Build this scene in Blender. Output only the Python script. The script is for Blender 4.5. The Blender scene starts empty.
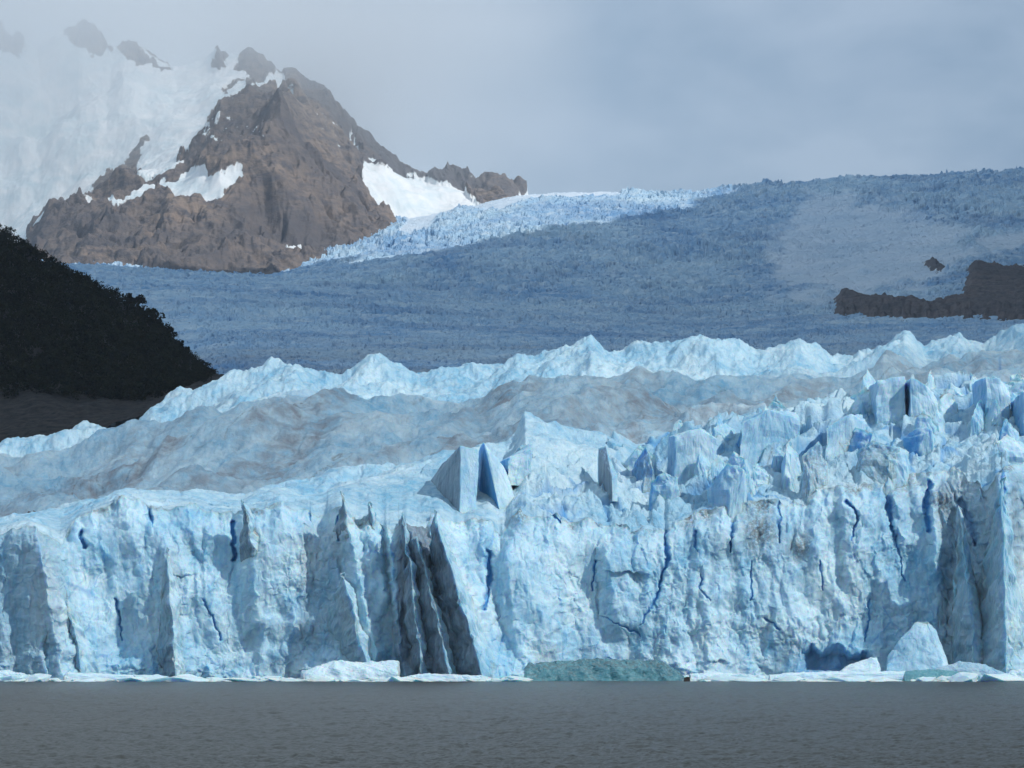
import bpy, bmesh, math, random
import numpy as np
from mathutils import Vector
random.seed(7)
F = 2900.0          # focal length in pixels of the 1024 px frame (about 20 degrees across)
HZ = 660.0          # picture row of the eye level
CAMZ = 5.0          # metres above the lake
sc = bpy.context.scene
COL = sc.collection
EL, AZ = 40.0, 36.0  # sun height; how far it stands to the camera side of due right
SUN = Vector((math.cos(math.radians(EL))*math.cos(math.radians(AZ)),
              -math.cos(math.radians(EL))*math.sin(math.radians(AZ)), math.sin(math.radians(EL))))

# ------------------------------------------------------------------ noise
def _h(ix, iy, seed):
    h = (ix.astype(np.int64)*374761393 + iy.astype(np.int64)*668265263 + seed*974634777) & 0xFFFFFFFF
    h = ((h ^ (h >> 13))*1274126177) & 0xFFFFFFFF
    h = ((h ^ (h >> 15))*2246822519) & 0xFFFFFFFF
    return (h ^ (h >> 16)) & 0xFFFFFFFF
def rnd(ix, iy, seed): return (_h(ix, iy, seed) & 0xFFFFFF)/float(0xFFFFFF)
def perlin(x, y, seed=0):
    x = np.asarray(x, float); y = np.asarray(y, float)
    ix = np.floor(x).astype(np.int64); iy = np.floor(y).astype(np.int64)
    fx = x-ix; fy = y-iy
    u = fx*fx*fx*(fx*(fx*6-15)+10); v = fy*fy*fy*(fy*(fy*6-15)+10)
    def g(a, b):
        t = rnd(ix+a, iy+b, seed)*2*np.pi
        return np.cos(t)*(fx-a)+np.sin(t)*(fy-b)
    a = g(0, 0); b = g(1, 0); c = g(0, 1); d = g(1, 1)
    return 1.5*((a+(b-a)*u)+((c+(d-c)*u)-(a+(b-a)*u))*v)
def fbm(x, y, oc=4, seed=0, gain=.5):
    s = 0; a = 1.0
    for o in range(oc):
        s = s+a*perlin(x*2**o+o*17.3, y*2**o-o*9.1, seed+o); a *= gain
    return s
def ridged(x, y, oc=4, seed=0, gain=.5):
    s = 0; a = 1.0
    for o in range(oc):
        s = s+a*(1-2*np.abs(perlin(x*2**o+o*7.7, y*2**o+o*3.3, seed+o))); a *= gain
    return s
def vor(x, y, seed=0):
    ix = np.floor(x).astype(np.int64); iy = np.floor(y).astype(np.int64)
    f1 = np.full(x.shape, 9.); f2 = np.full(x.shape, 9.)
    cx = np.zeros(x.shape, np.int64); cy = cx.copy(); dx = np.zeros(x.shape); dy = dx.copy()
    for a in (-1, 0, 1):
        for b in (-1, 0, 1):
            jx = ix+a; jy = iy+b
            px = jx+.1+.8*rnd(jx, jy, seed); py = jy+.1+.8*rnd(jx, jy, seed+1)
            ex = x-px; ey = y-py; d = np.sqrt(ex*ex+ey*ey)
            n = d < f1
            f2 = np.where(n, f1, np.minimum(f2, d)); f1 = np.where(n, d, f1)
            cx = np.where(n, jx, cx); cy = np.where(n, jy, cy); dx = np.where(n, ex, dx); dy = np.where(n, ey, dy)
    r = [rnd(cx, cy, seed+k) for k in (2, 3, 4)]
    return f1, f2, dx, dy, r
def facets(x, y, seed, tilt=1.0):          # chiselled planes, one per cell
    f1, f2, dx, dy, r = vor(x, y, seed)
    return (r[0]-.5)+tilt*((r[1]-.5)*2*dx+(r[2]-.5)*2*dy), f2-f1
def chips(x, y, seed, cap=.35):       # sharp-edged chipped planes: the upper envelope of random low pyramids
    ix = np.floor(x).astype(np.int64); iy = np.floor(y).astype(np.int64); out = np.full(x.shape, -9.)
    for a in (-1, 0, 1):
        for b in (-1, 0, 1):
            jx = ix+a; jy = iy+b
            ex = x-(jx+.1+.8*rnd(jx, jy, seed)); ey = y-(jy+.1+.8*rnd(jx, jy, seed+1)); th = rnd(jx, jy, seed+2)*6.283; h0 = rnd(jx, jy, seed+3)*.8
            p = np.full(x.shape, -9.)
            for k in range(3):
                an = th+k*2.094+.5*(rnd(jx, jy, seed+4+k)-.5); p = np.maximum(p, (np.cos(an)*ex+np.sin(an)*ey)*(.55+1.3*rnd(jx, jy, seed+7+k)))
            out = np.maximum(out, h0-p)
    return np.clip(out, -.8, 1.2)-.35
def sst(a, b, x):
    t = np.clip((x-a)/(b-a), 0, 1); return t*t*(3-2*t)
def inpoly(px, py, poly):
    ins = np.zeros(px.shape, bool); n = len(poly)
    for i in range(n):
        x0, y0 = poly[i]; x1, y1 = poly[(i+1) % n]
        c = ((y0 > py) != (y1 > py)) & (px < (x1-x0)*(py-y0)/((y1-y0) or 1e-9)+x0)
        ins ^= c
    return ins
def segdist(px, py, pts):
    d = np.full(px.shape, 1e9); w = np.zeros(px.shape)
    for i in range(len(pts)-1):
        x0, y0, w0 = pts[i]; x1, y1, w1 = pts[i+1]
        t = np.clip(((px-x0)*(x1-x0)+(py-y0)*(y1-y0))/((x1-x0)**2+(y1-y0)**2), 0, 1)
        e = np.hypot(px-x0-t*(x1-x0), py-y0-t*(y1-y0)); m = e < d
        d = np.where(m, e, d); w = np.where(m, w0+t*(w1-w0), w)
    return d, w
def zof(py, Y): return CAMZ+(HZ-py)*Y/F
def pyof(z, Y): return HZ-(z-CAMZ)*F/Y

# ------------------------------------------------------------------ objects
def props(o, label=None, cat=None, group=None, kind=None):
    for k, v in (('label', label), ('category', cat), ('group', group), ('kind', kind)):
        if v: o[k] = v
    return o
def empty(name, loc):
    o = bpy.data.objects.new(name, None); COL.objects.link(o); o.location = loc; return o
def link(name, me, mat, parent=None, loc=None):
    o = bpy.data.objects.new(name, me); COL.objects.link(o)
    if mat is not None and not me.materials: me.materials.append(mat)
    if loc is not None: o.location = loc
    if parent is not None:
        o.parent = parent
        if loc is None: o.location = Vector((0, 0, 0))-parent.location
    return o
def grid_mesh(name, X, Y, Z, attrs=None, smooth=True, mask=None):
    n, m = X.shape
    me = bpy.data.meshes.new(name)
    co = np.stack([X, Y, Z], -1).reshape(-1, 3).astype(np.float32)
    idx = np.arange(n*m).reshape(n, m)
    q = np.stack([idx[:-1, :-1], idx[:-1, 1:], idx[1:, 1:], idx[1:, :-1]], -1).reshape(-1, 4)
    if mask is not None:
        mm = mask.reshape(-1); q = q[mm[q].any(1)]
    me.vertices.add(len(co)); me.vertices.foreach_set('co', co.ravel())
    me.loops.add(q.size); me.loops.foreach_set('vertex_index', q.ravel().astype(np.int32))
    me.polygons.add(len(q)); me.polygons.foreach_set('loop_start', np.arange(0, q.size, 4, dtype=np.int32))
    me.polygons.foreach_set('use_smooth', np.full(len(q), smooth))
    me.update(calc_edges=True)
    for k, v in (attrs or {}).items():
        a = me.attributes.new(k, 'FLOAT', 'POINT'); a.data.foreach_set('value', np.asarray(v, np.float32).ravel())
    if mask is not None:
        bm = bmesh.new(); bm.from_mesh(me)
        bmesh.ops.delete(bm, geom=[v for v in bm.verts if not v.link_faces], context='VERTS')
        bm.to_mesh(me); bm.free()
    return me
class Rows:                      # ground defined by crest lines, each at its own distance
    def __init__(s, rows): s.rows = rows
    def z(s, px, Y):
        r = s.rows; out = None
        for i in range(len(r)-1):
            Y0, p0, sag = r[i]; Y1, p1, _ = r[i+1]
            z0 = zof(np.interp(px, p0[0::2], p0[1::2]), Y0); z1 = zof(np.interp(px, p1[0::2], p1[1::2]), Y1)
            t = np.clip((Y-Y0)/(Y1-Y0), 0, 1); zz = z0+(z1-z0)*t-sag*4*t*(1-t)
            out = zz if out is None else np.where(Y >= Y0, zz, out)
        return out

# ------------------------------------------------------------------ materials
class NT:
    def __init__(s, mat):
        mat.use_nodes = True; s.t = mat.node_tree; s.t.nodes.clear()
    def n(s, ty, **kw):
        nd = s.t.nodes.new(ty)
        for k, v in kw.items():
            if k in ('operation', 'blend_type', 'data_type', 'attribute_name', 'sky_type', 'noise_dimensions', 'feature', 'noise_type'): setattr(nd, k, v)
            else: s.set(nd, k.replace('_', ' '), v)
        return nd
    def set(s, nd, key, v):
        sock = nd.inputs[int(key)] if key.isdigit() else nd.inputs[key]
        if hasattr(v, 'is_output') or isinstance(v, bpy.types.NodeSocket): s.t.links.new(v, sock)
        else: sock.default_value = v
    def noise(s, vec, scale, detail=4, rough=.55, dist=0):
        nd = s.n('ShaderNodeTexNoise', Scale=scale, Detail=detail, Roughness=rough, Distortion=dist); s.set(nd, 'Vector', vec); return nd.outputs['Fac']
    def scale(s, vec, v):
        nd = s.n('ShaderNodeMapping'); s.set(nd, 'Vector', vec); nd.inputs['Scale'].default_value = v; return nd.outputs[0]
    def math(s, op, a, b=0.0, clamp=False):
        nd = s.n('ShaderNodeMath', operation=op); s.set(nd, '0', a); s.set(nd, '1', b); nd.use_clamp = clamp; return nd.outputs[0]
    def ramp(s, f, a, b, c=0.0, d=1.0):
        nd = s.n('ShaderNodeMapRange'); s.set(nd, 'Value', f)
        for k, v in (('From Min', a), ('From Max', b), ('To Min', c), ('To Max', d)): s.set(nd, k, v)
        return nd.outputs[0]
    def mix(s, f, a, b, bt='MIX'):
        nd = s.n('ShaderNodeMix', data_type='RGBA', blend_type=bt)
        s.set(nd, '0', f); s.set(nd, '6', a if not isinstance(a, tuple) else (*a, 1)); s.set(nd, '7', b if not isinstance(b, tuple) else (*b, 1))
        return nd.outputs[2]
    def attr(s, name): return s.n('ShaderNodeAttribute', attribute_name=name).outputs['Fac']
    def geo(s): return s.n('ShaderNodeNewGeometry').outputs['Position']
    def bump(s, h, dist, strength=1.0, normal=None):
        nd = s.n('ShaderNodeBump'); s.set(nd, 'Height', h); s.set(nd, 'Distance', dist); s.set(nd, 'Strength', strength)
        if normal: s.set(nd, 'Normal', normal)
        return nd.outputs[0]
    def out(s, col, rough=.6, spec=.3, normal=None, **kw):
        b = s.n('ShaderNodeBsdfPrincipled'); s.set(b, 'Base Color', col if not isinstance(col, tuple) else (*col, 1)); s.set(b, 'Roughness', rough); s.set(b, 'Specular IOR Level', spec)
        for k, v in kw.items(): s.set(b, k.replace('_', ' '), v)
        if normal: s.set(b, 'Normal', normal)
        o = s.n('ShaderNodeOutputMaterial'); s.t.links.new(b.outputs[0], o.inputs[0])
def M(name):
    m = bpy.data.materials.new(name); return m, NT(m)

ICE_LIGHT = (.58, .77, .86); ICE_MID = (.195, .47, .68); ICE_DEEP = (.045, .29, .66)
# ice of the front, the ridges and the single seracs
def ice_material(name, light=ICE_LIGHT, mid=ICE_MID, deep=ICE_DEEP, coords='geo', s=1.0, bumps=1.0, sss=.7):
    m, t = M(name); p = t.geo() if coords == 'geo' else t.n('ShaderNodeTexCoord').outputs['Object']
    pst = t.scale(p, (1.0, 1.0, .35))
    n1 = t.noise(p, .045*s, 5, .6, .4); n2 = t.noise(pst, .35*s, 6, .62, .6); n3 = t.noise(p, 1.6*s, 4, .6)
    f = t.math('ADD', t.ramp(n1, .38, .66, 0, .65), t.ramp(n2, .42, .7, 0, .55), True)
    c = t.mix(f, light, mid)
    c = t.mix(t.ramp(n3, .5, .75, 0, .25), c, (.72, .82, .87))
    v = t.noise(t.scale(p, (1.6, 1.6, .5)), .16*s, 3, .5, 1.2)         # thin veins of clear blue ice
    vein = t.ramp(t.math('ABSOLUTE', t.math('SUBTRACT', v, .5)), .0, .006, 1, 0)
    patch = t.ramp(t.noise(p, .05*s, 2), .52, .64)
    c = t.mix(t.math('MULTIPLY', t.math('MULTIPLY', vein, patch), .55), c, (.10, .38, .64))
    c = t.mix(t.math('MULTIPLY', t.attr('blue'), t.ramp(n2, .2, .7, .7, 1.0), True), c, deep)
    g = t.attr('grey')  # dirty grey ice, and the shade painted on left-facing walls
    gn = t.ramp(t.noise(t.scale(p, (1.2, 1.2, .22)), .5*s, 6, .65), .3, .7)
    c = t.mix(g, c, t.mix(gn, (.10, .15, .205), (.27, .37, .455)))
    d = t.attr('dirt')
    dn = t.noise(p, .22*s, 7, .62, .2)
    c = t.mix(t.math('MULTIPLY', d, t.ramp(dn, .34, .62, .2, 1), True), c, (.24, .275, .32))
    fl = t.attr('film')                                          # brown silt lines
    c = t.mix(t.math('MULTIPLY', fl, t.ramp(t.noise(p, .9*s, 6, .75), .38, .56), True), c, (.11, .095, .088))
    h1 = t.noise(t.scale(p, (1, 1, .55)), .55*s, 6, .62, .5)
    h2 = t.noise(p, 2.4*s, 4, .6)
    nb = t.bump(h1, .55*bumps/s, .8); nb = t.bump(h2, .12*bumps/s, .7, nb)
    t.out(c, .5, .25, nb, Subsurface_Weight=sss, Subsurface_Scale=1.0, Subsurface_Radius=(.35, 1.2, 2.3)); return m
M_ICE = ice_material('glacier ice')
M_RIDGE = ice_material('ridge ice', s=.8, bumps=2.2, sss=.15)
M_TEAL = ice_material('teal berg ice', (.13, .34, .40), (.06, .20, .26), (.03, .2, .3), s=1.2, bumps=.5, sss=.3)
M_WHITE = ice_material('brash ice', (.66, .80, .86), (.48, .68, .78), s=2.5)

def far_ice():
    m, t = M('far glacier ice'); p = t.geo()
    n1 = t.noise(t.scale(p, (1, .45, 1)), .0026, 6, .65, 1.2); n2 = t.noise(t.scale(p, (1, .6, 1)), .03, 5, .65)
    c = t.mix(t.ramp(n1, .35, .65), (.48, .67, .81), (.22, .43, .68))
    c = t.mix(t.ramp(n2, .45, .7, 0, .8), c, (.68, .79, .86))
    c = t.mix(t.math('MULTIPLY', t.attr('blue'), .9), c, (.06, .20, .45))
    c = t.mix(t.attr('snow'), c, t.mix(t.ramp(t.noise(t.scale(p, (1, .5, 2)), .006, 5, .6), .4, .65), (.64, .73, .82), (.50, .63, .75)))
    c = t.mix(t.math('MULTIPLY', t.attr('dirt'), t.ramp(n2, .3, .65, .3, 1)), c, (.24, .25, .27))
    nb = t.bump(t.noise(p, .06, 5, .65), 8, t.math('SUBTRACT', 1.0, t.math('MULTIPLY', t.attr('snow'), .75)))
    t.out(c, .7, .15, nb); return m
M_FAR = far_ice()
def rock(name, a, b, c_, s, bd):
    m, t = M(name); p = t.geo()
    n1 = t.noise(p, .42*s, 7, .58, .8); n2 = t.noise(t.scale(p, (1, 1, 3)), 5*s, 6, .7, .3)
    c = t.mix(t.ramp(n1, .38, .62), a, b); c = t.mix(t.ramp(n2, .42, .62), c, c_)
    c = t.mix(t.ramp(t.noise(t.scale(p, (2.2, 2.2, .8)), 6*s, 5, .7), .55, .68, 0, .7), c, (.05, .048, .05))
    sn = t.noise(p, 12*s, 5, .65)
    sp = t.noise(p, 9*s, 5, .7)
    snow = t.math('ADD', t.attr('snow'), t.math('MULTIPLY', t.ramp(sp, .60, .63), t.attr('specks')), True)
    sedge = t.ramp(t.math('ADD', snow, t.ramp(sn, .3, .7, -.25, .25)), .42, .58)
    c = t.mix(sedge, c, t.mix(t.ramp(t.noise(p, 3*s, 6, .65, .8), .4, .65), (.86, .88, .89), (.66, .76, .80)))
    nb = t.bump(t.noise(p, 7*s, 8, .68), bd, t.math('SUBTRACT', 1.0, t.math('MULTIPLY', sedge, .9)))
    t.out(c, .9, .1, nb); return m
M_ROCK = rock('mountain rock', (.12, .118, .128), (.30, .24, .20), (.13, .125, .135), .0035, 12)
M_CROP = rock('outcrop rock', (.13, .12, .13), (.18, .15, .145), (.09, .09, .10), .006, 8)
M_SCREE = rock('scree', (.045, .042, .042), (.07, .06, .055), (.025, .025, .027), .03, 2.0)

# ------------------------------------------------------------------ world, sun, camera
w = bpy.data.worlds.new('World'); sc.world = w; t = NT(w)
sky = t.n('ShaderNodeTexSky', sky_type='NISHITA'); sky.sun_disc = False
sky.sun_elevation = math.radians(EL); sky.sun_rotation = math.radians(90+AZ); sky.altitude = 100
gen = t.n('ShaderNodeTexCoord').outputs['Generated']
sep = t.n('ShaderNodeSeparateXYZ'); t.set(sep, '0', gen)
cl = t.noise(t.scale(gen, (1, 1, 2.5)), 3.2, 5, .55, .3); cl2 = t.noise(t.scale(gen, (1, 1, 2)), 12, 5, .5, .2)
lr = t.ramp(sep.outputs['X'], -.20, .20)
cloud = t.mix(lr, (6.1, 7.6, 8.7), (2.5, 3.8, 5.4))
cloud = t.mix(t.ramp(cl, .38, .62, 0, .5), cloud, (3.8, 5.0, 6.7))
cloud = t.mix(t.ramp(cl2, .42, .6, 0, .6), cloud, (5.6, 6.8, 8.3))
cov = t.ramp(t.noise(gen, 2.0, 4, .55), .35, .6, .75, .97)
c = t.mix(cov, sky.outputs[0], cloud)
bg = t.n('ShaderNodeBackground', Strength=.1); t.set(bg, 'Color', c)
o = t.n('ShaderNodeOutputWorld'); t.t.links.new(bg.outputs[0], o.inputs[0])

sd = bpy.data.lights.new('sun', 'SUN'); sd.energy = 3.1; sd.angle = math.radians(.5); sd.color = (1, .955, .89)
so = bpy.data.objects.new('sun', sd); COL.objects.link(so); so.rotation_euler = SUN.to_track_quat('Z', 'Y').to_euler(); so.location = SUN*300

cd = bpy.data.cameras.new('camera'); cam = bpy.data.objects.new('camera', cd); COL.objects.link(cam)
cam.location = (0, 0, CAMZ); cam.rotation_euler = (math.radians(90), 0, 0)
cd.sensor_width = 36; cd.lens = 36*F/1024; cd.shift_y = (HZ-384)/1024; cd.clip_start = 1; cd.clip_end = 60000
sc.camera = cam
sc.view_settings.view_transform = 'Standard'; sc.view_settings.look = 'None'; sc.view_settings.gamma = 1
sc.view_settings.exposure = -.05
try:
    sc.cycles.volume_step_rate = 2; sc.cycles.volume_bounces = 6; sc.cycles.max_bounces = 7; sc.cycles.diffuse_bounces = 2
    sc.cycles.use_denoising = True
except Exception: pass

# ------------------------------------------------------------------ lake
def lake():
    px = np.linspace(-400, 1424, 1100); Yr = 1/np.linspace(1/100., 1/1500., 900)
    P, Y = np.meshgrid(px, Yr); X = (P-512)/F*Y
    wx = X+.8*perlin(X*.3, Y*.3, 5)
    Z = .14*fbm(wx*.2, Y*.16, 2, 11, .5)+.12*fbm(wx*.9, Y*.6, 4, 15, .6)
    Z *= 1-.9*sst(400, 1000, Y)
    me = grid_mesh('lake', X, Y, Z)
    m, t = M('lake water'); p = t.geo()
    big = t.noise(t.scale(p, (.012, .03, 1)), 1, 4, .6)
    c = t.mix(big, (.050, .056, .054), (.068, .074, .070))
    h = t.noise(t.scale(p, (.8, 1.8, 1)), 1.0, 7, .7, .3)
    t.out(c, .3, .2, t.bump(h, .15, 1.0), IOR=1.33)
    props(link('lake', me, m), kind='structure')
    # the sheet runs on to the horizon outside the finely waved part
    bm = bmesh.new(); bmesh.ops.create_grid(bm, x_segments=40, y_segments=40, size=30000)
    for v in bm.verts: v.co.z = -.35
    me = bpy.data.meshes.new('water'); bm.to_mesh(me); bm.free(); props(link('water', me, m), kind='structure')
lake()

# ------------------------------------------------------------------ near glacier: ice cliff and the ridges behind it
CREST = [-400, 560, -150, 560, -50, 545, 0, 532, 25, 526, 50, 536, 62, 540, 75, 515, 90, 508, 120, 493, 150, 501, 190, 499, 215, 508, 236, 510, 243, 508, 250, 510, 275, 500,
         310, 508, 328, 512, 341, 506, 350, 512, 358, 516, 368, 512, 377, 520, 394, 533, 402, 514, 412, 524, 424, 532, 432, 511, 444, 520, 470, 516, 486, 512, 500, 528, 520, 499,
         540, 512, 600, 518, 640, 524, 665, 527, 700, 506, 740, 500, 790, 497, 830, 482, 880, 472, 930, 468, 955, 460, 985, 486, 1003, 462, 1024, 456, 1174, 440, 1424, 440]
near = Rows([
 (728, [-400, 560, 0, 529, 30, 516, 60, 522, 80, 512, 120, 496, 150, 502, 200, 500, 240, 507, 280, 494, 330, 493, 390, 505, 430, 512, 480, 512, 520, 498, 560, 508, 640, 512, 700, 500, 760, 498, 800, 484, 850, 474, 900, 472, 960, 468, 1024, 458, 1424, 440], 0),
 (800, [-400, 545, 0, 520, 60, 515, 120, 497, 240, 503, 300, 487, 350, 470, 440, 452, 505, 449, 517, 440, 526, 420, 560, 427, 600, 433, 640, 439, 680, 425, 740, 412, 800, 400, 870, 388, 905, 386, 960, 388, 1024, 374, 1424, 360], 9),
 (905, [-400, 520, 0, 499, 40, 486, 65, 488, 90, 498, 130, 490, 180, 480, 250, 462, 330, 450, 400, 437, 470, 424, 510, 415, 560, 410, 640, 420, 760, 400, 1024, 375, 1424, 360], 11),
 (1000, [-400, 500, 0, 466, 60, 470, 110, 461, 180, 436, 240, 418, 290, 408, 345, 402, 400, 412, 430, 402, 480, 409, 500, 399, 540, 385, 565, 378, 600, 384, 640, 382, 690, 396, 740, 388, 800, 380, 860, 384, 1024, 372, 1424, 350], 11),
 (1085, [-400, 480, 0, 452, 60, 450, 110, 440, 180, 415, 260, 392, 330, 384, 390, 392, 440, 386, 500, 379, 560, 370, 600, 376, 650, 370, 740, 372, 790, 362, 850, 366, 872, 352, 885, 337, 900, 343, 925, 352, 945, 345, 965, 350, 990, 345, 1024, 340, 1424, 320], 12),
 (1230, [-400, 470, 0, 448, 30, 436, 60, 428, 85, 418, 105, 417, 125, 424, 150, 402, 200, 386, 225, 379, 270, 365, 298, 359, 320, 366, 340, 363, 370, 359, 400, 363, 420, 371, 450, 366, 475, 368, 510, 360, 560, 352, 590, 336, 622, 351, 660, 345, 700, 342, 735, 339, 762, 350, 775, 345, 800, 338, 832, 355, 870, 348, 905, 335, 925, 345, 960, 338, 985, 346, 1010, 333, 1024, 329, 1424, 300], 5),
 (1420, [-400, 490, 0, 470, 230, 420, 600, 400, 1024, 390, 1424, 370], 0)])

PROWS = [  # edge x top, edge x bottom, row top, row bottom, reach (m), wall width top/bottom (px), tail (px), step (m)
 (33, 66, 515, 690, 20, 60, 120, 30, 0), (60, 90, 585, 690, 6, 16, 18, 40, 0), (150, 150, 640, 690, 4, 20, 50, 20, 0), (166, 176, 545, 690, 3.8, 8, 16, 26, 1),
 (243, 262, 498, 640, 5, 7, 16, 60, 1.5), (341, 382, 490, 690, 11, 8, 80, 40, 1.5), (369, 388, 500, 620, 5, 6, 12, 26, 2),
 (400, 487, 512, 700, 19, 14, 80, 50, 9), (434, 470, 508, 620, 5, 8, 20, 14, 3), (506, 520, 540, 700, 5, 14, 18, 60, 0), (604, 622, 540, 640, 4, 10, 26, 50, 0),
 (700, 690, 520, 640, 2.5, 6, 9, 40, 0), (842, 850, 480, 600, 3, 8, 10, 50, 0), (893, 905, 478, 560, 3, 7, 9, 30, 0), (932, 938, 470, 590, 4, 12, 10, 30, 0),
 (1002, 1012, 455, 700, 19, 40, 62, 30, 2), (1040, 1050, 455, 700, 8, 20, 22, 60, 0), (-60, -40, 500, 700, 14, 40, 60, 60, 0), (-180, -160, 500, 700, 14, 40, 60, 60, 0), (1130, 1150, 440, 700, 14, 40, 50, 60, 0)]
rr = random.Random(3)
for k in range(85):
    x = rr.uniform(-150, 1170); y = rr.uniform(490, 640)
    PROWS.append((x, x+rr.uniform(-6, 14), y, y+rr.uniform(30, 120), rr.uniform(.2, .9), rr.uniform(2.5, 5), rr.uniform(3, 8), rr.uniform(20, 60), rr.uniform(0, .2)))
CRACKS = [  # blue fractures, x y width
 [(665, 520, 2.5), (667, 560, 2), (656, 598, 1.2), (640, 626, .6)], [(148, 498, 2), (150, 512, 2.2), (153, 526, .5)], [(321, 483, 1), (327, 491, 2.4), (334, 502, 1)], [(300, 486, 1), (306, 500, 1.2), (312, 522, .6)],
 [(399, 486, 1.5), (401, 508, 2.4)], [(406, 490, 1.2), (407, 510, 1.8)], [(488, 550, 3), (490, 580, 3.4), (485, 610, 2)], [(432, 550, 1.4), (430, 590, 1.6), (432, 640, .8)], [(565, 470, 1), (560, 520, .6)],
 [(595, 560, 1), (592, 590, .8)], [(695, 530, 1.4), (697, 550, 1.2)], [(732, 515, 1.4), (731, 550, 1.6)], [(846, 500, 2), (858, 515, 2), (850, 540, .6)], [(886, 484, 3), (890, 512, 3.5), (893, 535, 1)],
 [(930, 480, 3), (926, 505, 4), (929, 530, 2)], [(962, 500, 4), (972, 525, 5), (975, 545, 2)], [(1002, 470, 2), (1004, 520, 3), (1008, 560, 2)], [(895, 535, 1), (905, 580, .8)], [(116, 600, 1.2), (119, 612, 1.5), (122, 640, .6)],
 [(205, 600, .8), (215, 625, 1), (222, 640, .8)], [(700, 575, .8), (702, 590, 1.2), (710, 600, .6)], [(765, 618, 1), (780, 630, 1.2)], [(600, 615, .6), (640, 635, .8)], [(233, 520, 2.4), (234, 560, 2)], [(80, 530, 2), (84, 545, 3)],
 [(820, 560, .8), (822, 590, .8)], [(545, 505, 1), (560, 520, 1)], [(780, 500, 1), (779, 540, 1.2)], [(345, 500, 1), (338, 520, 2), (339, 540, 1.4)], [(750, 560, .7), (752, 600, .9)], [(870, 600, .8), (866, 640, .8)]]

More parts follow.
